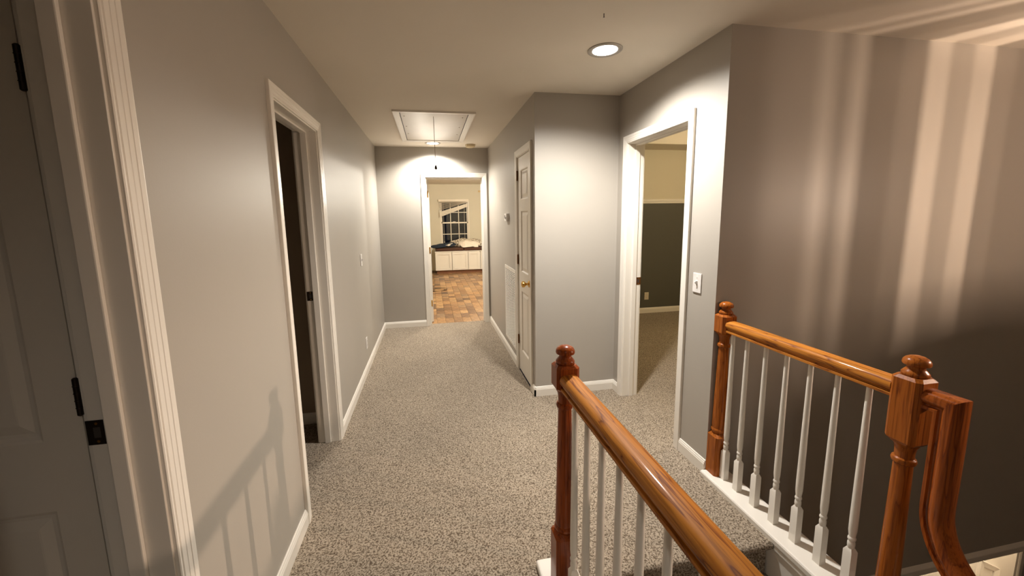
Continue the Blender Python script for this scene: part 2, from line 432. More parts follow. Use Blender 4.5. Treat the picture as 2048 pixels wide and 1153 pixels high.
baseboard('baseboard_switch', [((XD, YS+.001), (XD, D5[0]-co), (-1, 0))])

# ------------------------------------------------------------------ rooms seen through the doorways
# far left room, dark
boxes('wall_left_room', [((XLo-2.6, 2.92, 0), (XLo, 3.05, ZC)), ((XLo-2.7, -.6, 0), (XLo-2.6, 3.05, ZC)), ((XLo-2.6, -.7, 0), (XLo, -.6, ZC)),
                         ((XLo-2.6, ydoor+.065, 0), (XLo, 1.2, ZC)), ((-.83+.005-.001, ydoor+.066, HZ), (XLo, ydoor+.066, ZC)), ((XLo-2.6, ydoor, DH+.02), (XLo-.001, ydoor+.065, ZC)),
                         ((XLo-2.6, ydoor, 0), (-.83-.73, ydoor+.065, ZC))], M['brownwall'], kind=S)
box('ceiling_left_room', (XLo-2.7, -.7, ZC), (XLo, 3.05, ZC+.08), M['ceiling'], kind=S)
baseboard('baseboard_left_room', [((XLo-2.6, 2.92), (XLo, 2.92), (0, -1))])

# right room with tray ceiling and two-tone wall
RY = 5.306
boxes('wall_right_room', [((XDo, RY, 0), (5.3, RY+.1, 1.70))], M['darkwall'], kind=S)
boxes('wall_right_room_upper', [((XDo, RY, 1.70), (5.3, RY+.1, ZC)), ((5.3, YSo, 0), (5.4, RY+.1, ZC+.2)), ((XDo+.001, YSo, 0), (5.3, YSo+.03, ZC)), ((XDo, YC+T+.3, 0), (XDo+.02, RY, ZC))], M['cream'], kind=S)
boxes('ceiling_right_room', [((XDo, 4.86, ZC), (5.3, RY+.1, ZC+.3)), ((XDo, YSo, ZC), (5.3, 2.5, ZC+.3)), ((XDo, 2.5, ZC), (2.2, 4.86, ZC+.3)), ((4.8, 2.5, ZC), (5.3, 4.86, ZC+.3)),
                             ((2.2, 2.5, ZC+.22), (4.8, 4.86, ZC+.3))], M['ceiling'], kind=S)
m = MB(); prof = [(0, 1.664), (.012, 1.668), (.014, 1.690), (.020, 1.700), (.020, 1.722), (.010, 1.730), (0, 1.732)]
m.loft([[(x, RY-a, b) for a, b in prof] for x in (XDo, 5.3)]); m.build('trim_1', M['trim'], kind=S)
baseboard('baseboard_right_room', [((XDo, RY), (5.3, RY), (0, -1))])

# far room
EY = 11.2
ex0, ex1 = -1.3, 2.3
WX0, WX1, WZ0, WZ1 = .30, 1.13, .66, 2.0
boxes('wall_far_room', [((ex0, EY, 0), (WX0, EY+.13, ZC)), ((WX1, EY, 0), (ex1, EY+.13, ZC)), ((WX0, EY, 0), (WX1, EY+.13, WZ0)), ((WX0, EY, WZ1), (WX1, EY+.13, ZC)),
                        ((ex0-.1, YFo, 0), (ex0, EY+.13, ZC)), ((ex1, YFo, 0), (ex1+.1, EY+.13, ZC)),
                        ((XLo, YFo-.001, 0), (a3, YFo+.01, ZC)), ((b3, YFo-.001, 0), (ex1, YFo+.01, ZC)), ((a3, YFo-.001, HZ), (b3, YFo+.01, ZC)), ((ex0, YFo-.05, 0), (XLo, YFo+.01, ZC)), ((XDo, YFo-.05, 0), (ex1, YFo, ZC))], M['cream'], kind=S)
box('ceiling_far_room', (ex0-.1, YFo, ZC), (ex1+.1, EY+.13, ZC+.08), M['ceiling'], kind=S)
fr = box('floor_far_room', (ex0, YF+.075, -.1), (ex1, EY, -.012), M['subfloor'], kind=S)
# wooden blocks, one by one
pm = {}
cw = .125; y_start, y_end = YF+.077, 10.62
lens = (.13, .19, .26)
def plank_mesh(wd, ln):
    if (wd, ln) not in pm:
        o = MB().box((-wd/2, -ln/2, -.011), (wd/2, ln/2, 0)).build('plank', M['plank'], fr, bevel=.001); pm[(wd, ln)] = o.data
        bpy.data.objects.remove(o)
    return pm[(wd, ln)]
x = -.26; nplank = 0
rr = random.Random(3)
while x < 1.62:
    y = y_start
    while y < y_end-.02:
        ln = rr.choice(lens)
        ln = min(ln, round(y_end-y, 3))
        near_edge = .733*(y+ln)/YF+.12
        far_edge = -.031*(y+ln)/YF-.16
        if far_edge < x < near_edge:
            o = bpy.data.objects.new('plank', plank_mesh(cw-.0025, round(ln-.0025, 4))); COL.objects.link(o); o.parent = fr
            o.location = (x, y+ln/2, rr.uniform(-.0006, .0006)); nplank += 1
        y += ln
    x += cw
print('planks', nplank)
tag(MB().box((-.10, 0, 0), (.10, .004, .05)).build('wood_strip', M['stripwood'], None, (1.50, EY-.005, 2.215)), 'short tan strip on the cream wall right of the far window', 'strip')

# window with muntins, panes and a collapsed blind
wn = empty('window_1', (0, 0, 0), S)
wy = EY+.05
fw_ = .035
m = MB()
m.box((WX0, EY+.005, WZ0), (WX0+fw_, wy+.05, WZ1)).box((WX1-fw_, EY+.005, WZ0), (WX1, wy+.05, WZ1)).box((WX0, EY+.005, WZ1-fw_), (WX1, wy+.05, WZ1)).box((WX0, EY-.02, WZ0), (WX1, wy+.05, WZ0+.03))
m.build('frame', M['sash'], wn, bevel=.002)
ix0, ix1 = WX0+fw_, WX1-fw_
zmid = (WZ0+WZ1)/2+.03
for (z0, z1, yy) in ((zmid-.02, WZ1-fw_, wy+.02), (WZ0+.03, zmid+.02, wy-.012)):
    m = MB(); bar = .032
    m.box((ix0, yy, z0), (ix0+bar, yy+.03, z1)).box((ix1-bar, yy, z0), (ix1, yy+.03, z1)).box((ix0, yy, z0), (ix1, yy+.03, z0+.04)).box((ix0, yy, z1-.04), (ix1, yy+.03, z1))
    sa = m.build('sash', M['sash'], wn, bevel=.002)
    gx0, gx1, gz0, gz1 = ix0+bar, ix1-bar, z0+.04, z1-.04
    m = MB()
    for k in (1, 2): xx = gx0+(gx1-gx0)*k/3; m.box((xx-.010, yy+.004, gz0), (xx+.010, yy+.026, gz1))
    zz = (gz0+gz1)/2; m.box((gx0, yy+.004, zz-.010), (gx1, yy+.026, zz+.010))
    m.build('muntin', M['sash'], sa)
    for i in range(3):
        for j in range(2):
            box('pane', (gx0+(gx1-gx0)*i/3+.010, yy+.013, gz0+(gz1-gz0)*j/2+.010), (gx0+(gx1-gx0)*(i+1)/3-.010, yy+.017, gz0+(gz1-gz0)*(j+1)/2-.010), M['glass'], sa)
MB().box((.66, wy-.02, zmid+.02), (.74, wy+.0, zmid+.035)).build('sash_lock', M['sash'], wn, bevel=.003)
bl = thing('window_blind', 'white slatted blind hanging crooked in the far window, one side down', 'blind', (0, 0, 0))
bx0, bx1 = .262, 1.118
box('headrail', (bx0, EY-.06, 1.955), (bx1, EY-.003, 2.02), M['blind'], bl, bevel=.003)
zl, zr = 1.52, 1.87            # sloping stack
for k in range(7):
    t_ = k/7
    a = 1.93-t_*(1.93-zl-.16); b = 1.945-t_*(1.945-zr-.055)
    m = MB(); m.add([(bx0+.02, EY-.055, a+.006), (bx1-.03, EY-.055, b+.006), (bx1-.03, EY-.008, b-.004), (bx0+.02, EY-.008, a-.004),
                     (bx0+.02, EY-.055, a+.009), (bx1-.03, EY-.055, b+.009), (bx1-.03, EY-.008, b-.001), (bx0+.02, EY-.008, a-.001)],
                    [(0,1,2,3),(4,5,6,7),(0,1,5,4),(1,2,6,5),(2,3,7,6),(3,0,4,7)])
    m.build('slat', M['blind'], bl)
for k in range(9):
    dz = k*.0165
    m = MB(); x0, x1 = bx0+.022+.004*(k % 2), bx1-.034
    a, b = zl+dz, zr-.06+dz*.62
    m.add([(x0, EY-.060, a), (x1, EY-.060, b), (x1, EY-.010, b), (x0, EY-.010, a), (x0, EY-.060, a+.014), (x1, EY-.060, b+.009), (x1, EY-.010, b+.009), (x0, EY-.010, a+.014)],
          [(0,1,2,3),(4,5,6,7),(0,1,5,4),(1,2,6,5),(2,3,7,6),(3,0,4,7)])
    m.build('slat', M['blind'], bl)
for xx, zz in ((.40, .83), (.985, .84)):
    MB().tube([(xx, EY-.062, 1.95), (xx, EY-.062, zz)], .003, 6).build('pull_cord', M['blind'], bl)
    MB().lathe([(.003, zz+.02), (.011, zz-.01), (.011, zz-.03), (.002, zz-.035)], (xx, EY-.062), 8).build('tassel', M['blind'], bl)

# window seat of white cabinets
CY, CX0, CX1 = 10.46, .115, 1.75
cab = thing('window_seat_cabinet', 'long low white cabinet bench below the far window', 'cabinet', (0, 0, 0))
boxes('body', [((CX0, CY+.045, .09), (CX1, EY-.004, .585)), ((CX0, CY+.0201, .578), (CX1, CY+.045, .585)), ((CX0, CY+.0201, .085), (CX1, CY+.045, .092)), ((CX0-.012, CY-.006, .585), (CX1, EY-.004, .607))], M['cabinet'], cab)
box('toe_kick', (CX0+.03, CY+.07, -.012), (CX1, EY-.01, .09), M['toe'], cab)
for i, (q0, q1) in enumerate(((.118, .553), (.566, .992), (1.003, 1.315), (1.345, 1.74))):
    m = MB(); z0, z1, st = .092, .578, .062
    m.box((q0, CY, z0), (q0+st, CY+.02, z1)).box((q1-st, CY, z0), (q1, CY+.02, z1)).box((q0+st, CY, z0), (q1-st, CY+.02, z0+st)).box((q0+st, CY, z1-st), (q1-st, CY+.02, z1))
    dd = m.build('door', M['cabinet'], cab)
    box('panel', (q0+st, CY+.0150, z0+st), (q1-st, CY+.0195, z1-st), M['cabinet'], dd)

def cloth(name, x0, x1, y0, y1, zfun, mat, label, cat, nx=30, ny=16, th=.012, mask=None):
    """a crumpled sheet with real thickness lying on the seat"""
    vs = []; fs = []; idx = {}
    for i in range(nx+1):
        for j in range(ny+1):
            u, v = i/nx, j/ny
            X = x0+(x1-x0)*u; Y = y0+(y1-y0)*v
            X += .03*math.sin(7*v+3*u); Y += .025*math.sin(9*u+2)
            idx[i, j] = len(vs); vs.append((X, Y, zfun(u, v)))
    for i in range(nx):
        for j in range(ny):
            if mask and not mask((i+.5)/nx, (j+.5)/ny): continue
            fs.append((idx[i, j], idx[i+1, j], idx[i+1, j+1], idx[i, j+1]))
    m = MB().add(vs, fs); o = m.build(name, mat, smooth=180)
    o.modifiers.new('s', 'SOLIDIFY').thickness = th; o.modifiers['s'].offset = 1
    if label: tag(o, label, cat)
    return o
SZ = .607
def cushion(x0, x1, label):
    m = MB().box((x0, CY-.01, SZ), (x1, EY-.06, SZ+.088)); o = m.build('seat_cushion', M['cushion'], bevel=.03, smooth=60)
    return tag(o, label, 'cushion', 'brown cushions on the window seat')
cushion(.13, .885, 'brown seat cushion on the white bench, left one, under the navy garment')
cushion(.89, 1.74, 'brown seat cushion on the white bench, right one, under the cream towel')
random.seed(5)
ph = [random.uniform(0, 6) for _ in range(12)]
def wob(u, v, a): return a*(math.sin(9*u+ph[0]+3*v)+.7*math.sin(17*u+ph[1]-6*v)+.6*math.sin(11*v+ph[2]+5*u)+.5*math.sin(23*u+ph[3]+9*v))
SZ2 = SZ+.092
def el(u, v, p=1.0): return max(0, 1-((2*u-1)**2*1.0+(2*v-1)**2*1.0))**p
cloth('blanket', .50, 1.56, CY+.42, EY-.07, lambda u, v: SZ2+.012+max(0, .19*el(u, v, .5)+wob(u, v, .016)*el(u, v, .3)), M['blanket'], 'rumpled patterned grey and cream blanket heaped below the far window', 'blanket', mask=lambda u, v: el(u, v) > .02)
def towel_z(u, v): return SZ2+.02+max(0, .165*el(u, v, .5)+wob(v, u, .011)*el(u, v, .3))
cloth('towel', .76, 1.34, CY-.02, CY+.36, lambda u, v: SZ2+.012+max(0, .15*min(1, v*2.2)**1.2*el(u, .5, .35)+wob(u, v, .008)), M['towel'], 'cream towel thrown over the front of the window seat', 'towel', mask=lambda u, v: (2*u-1)**2+(1.5*v-.75)**2*.9 < .98)
cloth('garment', .02, .66, CY-.035, CY+.34, lambda u, v: SZ2+.006+.012*v+.115*(u**1.6)*max(0, 1-max(0, u-.85)*3)*(.35+.65*v)+.05*el(u, v, .5)+wob(u, v, .004), M['navy'], 'dark navy garment with a white patch on the left of the window seat', 'clothing', th=.02, mask=lambda u, v: (2*u-1)**2*.8+(2*v-1)**2 < 1.25)
g = bpy.data.objects['garment']
wp = cloth('white_patch', .40, .56, CY-.058, CY+.05, lambda u, v: SZ2+.045+.06*u+.03*v, M['whitecloth'], None, None, 10, 8, mask=lambda u, v: (2*u-1)**2+(2*v-1)**2 < 1)
wp.parent = g; wp['label'] = 'white patch on the garment'
cloth('white_sheet', 1.40, 1.66, CY-.02, CY+.33, lambda u, v: SZ2+.01+max(0, .05*el(u, v, .5)+wob(u, v, .005)), M['whitecloth'], 'small white cloth at the right end of the window seat', 'cloth', 16, 10, mask=lambda u, v: el(u, v) > .0)
pts = []
for k in range(40):
    a = k/39*2*PI*1.6
    pts.append((.13+.17*math.cos(a)*(1-.1*math.sin(a*.6)), 8.0+.14*math.sin(a)+.02*a, .006+.004*(k > 20)))
pts = [(-.25, 7.93, .006), (-.10, 7.90, .006)]+pts
tag(MB().tube(pts, .005, 6).build('cable_loop', M['cable'], smooth=60), 'dark cable lying in a loop on the wooden blocks', 'cable')

def dome(name, loc, label):
    t_ = thing(name, label, 'lamp', loc, None)
    MB().lathe([(.16, 0), (.16, -.02), (.15, -.03)], (0, 0), 24).build('base_pan', M['metaltrim'], t_, smooth=40)
    MB().lathe([(.145, -.03), (.14, -.05), (.115, -.075), (.07, -.092), (.01, -.1)], (0, 0), 24).build('diffuser', M['dome'], t_, smooth=60)
t_ = thing('spot_lamp', 'bare ceiling lamp hanging in the far room, out of sight beside its doorway', 'lamp', (1.42, 7.85, 0))
MB().lathe([(.001, ZC), (.06, ZC), (.06, ZC-.02), (.001, ZC-.025)], (0, 0), 20).build('canopy', M['brass'], t_, smooth=40)
MB().tube([(0, 0, ZC-.02), (0, 0, 2.24)], .008, 8).build('rod', M['brass'], t_)
MB().lathe([(.001, 2.245), (.03, 2.24), (.03, 2.185), (.001, 2.18)], (0, 0), 16).build('lamp_holder', M['brass'], t_, smooth=40)
t_ = thing('pendant_light', 'globe pendant light hanging in the carpeted right room, out of sight beside its doorway', 'lamp', (3.5, 3.3, .22))
MB().lathe([(.001, ZC), (.05, ZC), (.05, ZC-.02), (.001, ZC-.025)], (0, 0), 20).build('canopy', M['brass'], t_, smooth=40)
MB().tube([(0, 0, ZC-.02), (0, 0, 2.09)], .005, 8).build('rod', M['brass'], t_)
MB().lathe([(.001, 2.02-.07)]+[(.07*math.sin(PI*i/10), 2.02-.07*math.cos(PI*i/10)) for i in range(1, 10)]+[(.001, 2.09)], (0, 0), 18).build('globe', emit('globe_light', BED_COL, BED_L), t_, smooth=60)
dome('added_fill_fixture', (4.9, 2.2, -.45), 'unseen round fixture added with the fill light on the floor below')

# ------------------------------------------------------------------ hall fittings
def toggle_switch(name, mx, label):
    t_ = thing(name, label, 'light switch')
    MB().box((-.035, 0, -.0575), (.035, .0055, .0575)).xf(mx).build('plate', M['plastic'], t_, bevel=.0025)
    MB().add([(-.0055, .004, -.013), (.0055, .004, -.013), (.0055, .004, .013), (-.0055, .004, .013), (-.004, .019, .004), (.004, .019, .004), (.004, .017, .013), (-.004, .017, .013)],
             [(0,1,2,3),(4,5,6,7),(0,1,5,4),(1,2,6,5),(2,3,7,6),(3,0,4,7)]).xf(mx).build('toggle', M['plastic'], t_, bevel=.0008)
    for z in (-.030, .030):
        MB().lathe([(.0032, .005), (.0032, .0062), (.001, .0066)], (0, z), 8, 'y').xf(mx).build('screw', M['metaltrim'], t_)
    return t_
def outlet(name, mx, label, mat):
    t_ = thing(name, label, 'outlet')
    MB().box((-.035, 0, -.0575), (.035, .0055, .0575)).xf(mx).build('plate', mat, t_, bevel=.0025)
    for z in (-.0195, .0195):
        s_ = MB().lathe([(.0165, .004), (.0165, .0072), (.0155, .0078)], (0, z), 16, 'y').xf(mx).build('socket', mat, t_)
        for du in (-.006, .006): MB().box((du-.0013, .0076, z-.003), (du+.0013, .0082, z+.006)).xf(mx).build('slot', M['slot'], s_)
    MB().lathe([(.003, .005), (.003, .0064), (.001, .0068)], (0, 0), 8, 'y').xf(mx).build('screw', M['metaltrim'], t_)
toggle_switch('light_switch', frame_at((XD, 1.972, 1.104), (0, 1, 0), (-1, 0, 0)), 'white toggle light switch between the right doorway and the railing')
toggle_switch('light_switch.001', frame_at((XL, 3.886, 1.112), (0, 1, 0), (1, 0, 0)), 'small light switch on the left wall past the dark doorway')
outlet('wall_outlet', frame_at((XL, 3.886, .283), (0, 1, 0), (1, 0, 0)), 'white wall outlet low on the left wall above the baseboard', M['plastic'])
outlet('wall_outlet.001', frame_at((3.225, RY, .267), (1, 0, 0), (0, -1, 0)), 'ivory outlet on the dark lower wall of the right room', M['outletp'])
# thermostat
mt = frame_at((XR, 4.06, 1.498), (0, 1, 0), (-1, 0, 0))
t_ = thing('thermostat', 'small white thermostat on the right hall wall near the narrow door', 'thermostat')
MB().box((-.06, 0, -.043), (.06, .006, .043)).xf(mt).build('back_plate', M['plastic'], t_, bevel=.002)
MB().box((-.057, .006, -.040), (.057, .030, .040)).xf(mt).build('housing', M['plastic'], t_, bevel=.004)
MB().box((.008, .0298, -.012), (.040, .0308, .022)).xf(mt).build('display', M['slot'], t_)
MB().box((-.036, .030, -.020), (-.022, .034, .004)).xf(mt).build('slide_button', M['slot'], t_, bevel=.001)
# return air grille
mv = frame_at((XR, 3.70, .15), (0, 1, 0), (-1, 0, 0)); VW, VH = .535, .825
t_ = thing('return_air_grille', 'tall white return air grille low on the right hall wall', 'vent')
m = MB(); fwid = .028
for q in (((0, 0, 0), (VW, .008, fwid)), ((0, 0, VH-fwid), (VW, .008, VH)), ((0, 0, fwid), (fwid, .008, VH-fwid)), ((VW-fwid, 0, fwid), (VW, .008, VH-fwid))): m.box(*q)
m.xf(mv).build('frame', M['trim'], t_, bevel=.002)
MB().box((fwid, .0004, fwid), (VW-fwid, .0012, VH-fwid)).xf(mv).build('back', M['slot'], t_)
ns = 44; pitch = (VH-2*fwid)/ns
m = MB(); d0 = (VW-2*fwid)
sl = MB(); sl.add([(fwid, .0015, 0), (VW-fwid, .0015, 0), (VW-fwid, .0075, -.0055), (fwid, .0075, -.0055), (fwid, .0025, .0015), (VW-fwid, .0025, .0015), (VW-fwid, .0085, -.004), (fwid, .0085, -.004)],
                  [(3,2,1,0),(4,5,6,7),(0,1,5,4),(1,2,6,5),(2,3,7,6),(3,0,4,7)])
sl.v = [tuple((mv.to_3x3()) @ Vector(p)) for p in sl.v]
s0 = sl.build('louver', M['trim'], t_)
s0.location = mv @ Vector((0, 0, fwid+pitch*.8))
for k in range(1, ns):
    c = s0.copy(); COL.objects.link(c); c.parent = t_; c.location = mv @ Vector((0, 0, fwid+pitch*(k+.8)))
for i in range(1, 8):
    u = fwid+d0*i/8
    MB().box((u-.0035, .0012, fwid), (u+.0035, .0082, VH-fwid)).xf(mv).build('rib', M['trim'], t_)
# smoke detector
t_ = thing('smoke_detector', 'round yellowed smoke detector on the hall ceiling near the far wall', 'smoke detector', (.56, 5.17, ZC))
MB().lathe([(.066, 0), (.068, -.006), (.066, -.010)], (0, 0), 28).build('base', M['ivory'], t_, smooth=40)
MB().lathe([(.062, -.009), (.063, -.022), (.058, -.032), (.045, -.037), (.005, -.038)], (0, 0), 28).build('cover', M['ivory'], t_, smooth=40)

# recessed cans
def can(name, xy, label):
    t_ = thing(name, label, 'ceiling light', (xy[0], xy[1], ZC), 'recessed ceiling lights')
    MB().lathe([(.070, .0005), (.098, .0005), (.098, -.004), (.092, -.007), (.082, -.008), (.074, -.005), (.070, -.003)], (0, 0), 40).build('trim_ring', M['metaltrim'], t_, smooth=50)
    MB().lathe([(.0001, -.0035), (.0705, -.0035), (.0705, -.001), (.0001, -.001)], (0, 0), 40).build('lens', M['lens'], t_)
can('recessed_light', L1, 'recessed ceiling light nearest the stair wall, largest and brightest disc')
can('recessed_light.001', L2, 'small recessed ceiling light above the far doorway, beyond the attic hatch')

can('recessed_light.002', L3, 'unseen recessed ceiling light behind the viewpoint, a dim fill for the near jambs')
# attic hatch
HX0, HX1, HY0, HY1 = -.224, .390, 3.665, 4.905
t_ = thing('attic_hatch', 'white attic hatch with moulded frame and pull cord in the hall ceiling', 'hatch')
m = MB(); vs = []; n = len(CAS)
hp = [(u-.004, v) for u, v in CAS]
for u, v in hp: vs += [(HX0-u, HY0-u, ZC-v), (HX1+u, HY0-u, ZC-v), (HX1+u, HY1+u, ZC-v), (HX0-u, HY1+u, ZC-v)]
fs = [(i*4+k, i*4+(k+1) % 4, (i+1)*4+(k+1) % 4, (i+1)*4+k) for i in range(n-1) for k in range(4)]
m.add(vs, fs).build('frame', M['trim'], t_)
box('panel', (HX0+.006, HY0+.006, ZC-.006), (HX1-.006, HY1-.006, ZC-.0005), M['hatch'], t_)
box('gap', (HX0-.002, HY0-.002, ZC-.002), (HX1+.002, HY1+.002, ZC-.0002), M['slot'], t_)
for xx in (-.19, .345):
    for yy in (3.79, 4.19, 4.54):
        MB().lathe([(.006, ZC-.0055), (.006, ZC-.008), (.002, ZC-.0092)], (xx, yy), 8).build('screw', M['cord'], t_)
pc = MB().tube([(.075, 3.78, ZC-.006), (.0765, 3.79, 2.2), (.080, 3.80, 1.99)], .0028, 6)
pc = pc.build('pull_cord', M['cord'], t_)
MB().lathe([(.002, 2.0), (.009, 1.99), (.014, 1.972), (.012, 1.962), (.004, 1.958)], (.080, 3.80), 12).build('cord_knob', M['bronze'], pc, smooth=50)
tag(MB().lathe([(.002, ZC+.001), (.002, ZC-.014), (.004, ZC-.016)], (.842, 1.828), 8).build('nail', M['slot']), 'tiny dark nail in the ceiling near the top edge', 'nail')

# ------------------------------------------------------------------ stairs
RISE, RUN = .19, .26
st = thing('staircase', 'grey carpeted stairs going down between the two oak railings', 'stairs')
for k in range(1, 9):
    z = -RISE*k; y1 = NOSE-RUN*(k-1); y0 = y1-RUN
    m = MB().box((C1[1]-.011, y0, z-.24), (C2[0]+.011, y1+.001, z))
    m.build('step', M['carpet'], st)
for k in range(0, 8):
    z = -RISE*k; y1 = NOSE-RUN*k
    pr = [(y1+.01, z), (y1-.016, z+.001)]+[(y1-.016-.019*math.sin(a), z-.018+.019*math.cos(a)) for a in [PI*i/8 for i in range(1, 9)]]+[(y1+.01, z-.037)]
    MB().loft([[(x, y, zz) for y, zz in pr] for x in (C1[1]-.0005, C2[0]+.0005)]).build('nosing', M['carpet'], st, smooth=40)

def cap(name, c, y0, y1, parent):
    m = MB()
    pr = [(c[0], .0), (c[0], .020), (c[0]+.004, .026), (c[0]+.010, .028), (c[1]-.010, .028), (c[1]-.004, .026), (c[1], .020), (c[1], 0)]
    m.loft([[(x, y, z) for x, z in pr] for y in (y0, y1)])
    # cove strip below each lip
    i = .012
    m.box((c[0]+.004, y0, -.03), (c[0]+i, y1, 0)).box((c[1]-i, y0, -.03), (c[1]-.004, y1, 0))
    return m.build('base_cap', M['trim'], parent)
def block(cx, cy, h, z0, z1, ch, top=None, bot=None):
    """square newel block with chamfered arrises; top/bot = depth of the lamb's tongue"""
    def ring(s, c, z): return [(cx-s+c, cy-s, z), (cx+s-c, cy-s, z), (cx+s, cy-s+c, z), (cx+s, cy+s-c, z), (cx+s-c, cy+s, z), (cx-s+c, cy+s, z), (cx-s, cy+s-c, z), (cx-s, cy-s+c, z)]
    rs = []
    if bot: rs += [ring(h-bot, ch, z0), ring(h, ch, z0+bot*1.3)]
    else: rs += [ring(h, ch, z0)]
    if top: rs += [ring(h, ch, z1-top*1.1), ring(h-top, ch, z1)]
    else: rs += [ring(h, ch, z1)]
    return rs
def newel(cx, cy, parent, zb, zlow, zu0, zu1, mat):
    h = .0435
    b = MB().loft(block(cx, cy, h, zb, zlow, .010, top=.016)).build('newel_post', mat, parent)
    b.name = 'newel_post'
    L = zu0-zlow
    prof = [(.030, zlow-.004), (.034, zlow+.004), (.0385, zlow+.012), (.0385, zlow+.020), (.034, zlow+.028), (.035, zlow+.036), (.0345, zlow+.06), (.0255, zu0-.085), (.025, zu0-.076), (.031, zu0-.072), (.033, zu0-.064), (.031, zu0-.056), (.0255, zu0-.052),
            (.026, zu0-.03), (.029, zu0-.012), (.034, zu0-.004), (.034, zu0+.004)]
    MB().lathe(prof, (cx, cy), 24).build('turned_shaft', mat, b, smooth=35)
    MB().loft(block(cx, cy, h, zu0, zu1, .013, top=.009, bot=.010)).build('upper_block', mat, b)
    z = zu1-.002
    fin = [(.030, z), (.0345, z+.004), (.035, z+.012), (.031, z+.017), (.029, z+.020), (.025, z+.024), (.0225, z+.029), (.0225, z+.035), (.026, z+.038), (.034, z+.040), (.0357, z+.045), (.0345, z+.053), (.0295, z+.061), (.020, z+.067), (.010, z+.070), (.001, z+.0705)]
    MB().lathe(fin, (cx, cy), 28).build('finial', mat, b, smooth=50)
    return b
def baluster_mesh(zb, zt, blk=.175):
    h = .0155; m = MB()
    z1 = zb+blk
    m.loft([[(-h, -h, zb), (h, -h, zb), (h, h, zb), (-h, h, zb)], [(-h, -h, z1-.014), (h, -h, z1-.014), (h, h, z1-.014), (-h, h, z1-.014)], [(-.009, -.009, z1), (.009, -.009, z1), (.009, .009, z1), (-.009, .009, z1)]])
    m.lathe([(.009, z1-.004), (.0115, z1+.002), (.0125, z1+.014), (.012, z1+.024), (.0095, z1+.030), (.0125, z1+.034), (.0135, z1+.039), (.0125, z1+.044), (.0105, z1+.048), (.0135, z1+.075), (.0138, z1+.12), (.0095, zt)], (0, 0), 14)
    return m
RAILP = [(.027, 0), (.0305, .002), (.0305, .011), (.0235, .0140), (.0225, .0185), (.029, .0240), (.0345, .031), (.036, .039), (.0345, .048), (.0295, .056), (.0215, .0607), (.010, .0625)]
RAILP = RAILP+[(0, .0628)]+[(-a, b) for a, b in RAILP[::-1]]
ZR = .870
def rail_sweep(x, path, mat, name, parent):
    """path: list of (y, z, ny, nz) with the profile's up direction (ny, nz)"""
    rings = []
    for y, z, ny, nz in path: rings.append([(x+a, y+b*ny, z+b*nz) for a, b in RAILP])
    return MB().loft(rings).build(name, mat, parent, smooth=32)

# foreground railing
R1X, R2X = .475, 1.566
r1 = thing('stair_railing', 'nearest oak stair railing with white balusters, running towards the camera', 'railing')
cap('cap', C1, Y0+.002, 1.434, r1)
newel(R1X, 1.31, r1, .028, .275, .862, .962, M['oak_red'])
rail_sweep(R1X, [(1.268, ZR, 0, 1), (-1.50, ZR, 0, 1)], M['oak_gold'], 'handrail', r1)
newel(R1X, -1.54, r1, .028, .275, .862, .962, M['oak_red'])
b0 = None
ys = [1.205-.1085*k for k in range(24)]
for y in ys:
    if b0 is None: b0 = baluster_mesh(.028, ZR+.004).build('baluster', M['trim'], r1, (R1X, y, 0), smooth=32)
    else:
        c = b0.copy(); COL.objects.link(c); c.parent = r1; c.location = (R1X, y, 0)
# far railing
r2 = thing('stair_railing.001', 'far oak stair railing along the open stairwell, ending in a downward gooseneck', 'railing')
cap('cap', C2, .88, 1.8185, r2)
newel(R2X, 1.790, r2, .028, .275, .850, .962, M['oak_brown'])
rail_sweep(R2X, [(1.748, ZR, 0, 1), (.992, ZR, 0, 1)], M['oak_gold'], 'handrail', r2)
newel(R2X, .95, r2, -.62, -.12, .722, .960, M['oak_brown'])
for k in range(7):
    c = b0.copy(); COL.objects.link(c); c.parent = r2; c.location = (R2X, 1.745-.1117*k-.017*(k == 0), 0)
# gooseneck: short level piece, mitre, drop, then an easing into the sloping rail
yo = .815                         # outer (top) face of the drop
yb = yo+.063                      # profile base line of the drop
path = [(.908, ZR, 0, 1)]
mit = (yb, ZR, -1, 1)
path.append((yb, ZR, -1.0, 1.0))
def arc(path, yb, zs, R, amax, n=12):
    # profile base on the concave side ... base line drops, then eases towards -y
    for i in range(n+1):
        a = amax*i/n
        # centre of the easing lies on the far (-y, top) side of the rail
        cy, cz = yb-R, zs
        path.append((cy+R*math.cos(a), cz-R*math.sin(a), -math.cos(a), math.sin(a)))
    return path[-1]
z_s = .56
path.append((yb, z_s+.12, -1, 0))
y_, z_, ny_, nz_ = arc(path, yb, z_s, .30, math.radians(52))
ty, tz = -nz_, ny_
tl = 1.1
path.append((y_+ty*tl, z_+tz*tl, ny_, nz_))
rail_sweep(R2X, path, M['oak_red_y'], 'gooseneck', r2)
for k in range(2):
    yy = .765-.1117*k
    zt = z_+(yy-y_)/ty*tz
    bb_ = baluster_mesh(zt-.95, zt+.002).build('baluster', M['trim'], r2, (R2X, yy, 0), smooth=32)
# stringer skirts under the two caps
boxes('trim_2', [((C2[0]+.012, -.8, -1.9), (C2[1]-.012, YS-.002, -.001))], M['trim'], kind=S)
boxes('trim_3', [((C1[0]+.012, -.8, -1.9), (C1[1]-.012, 1.40, -.001))], M['trim'], kind=S)

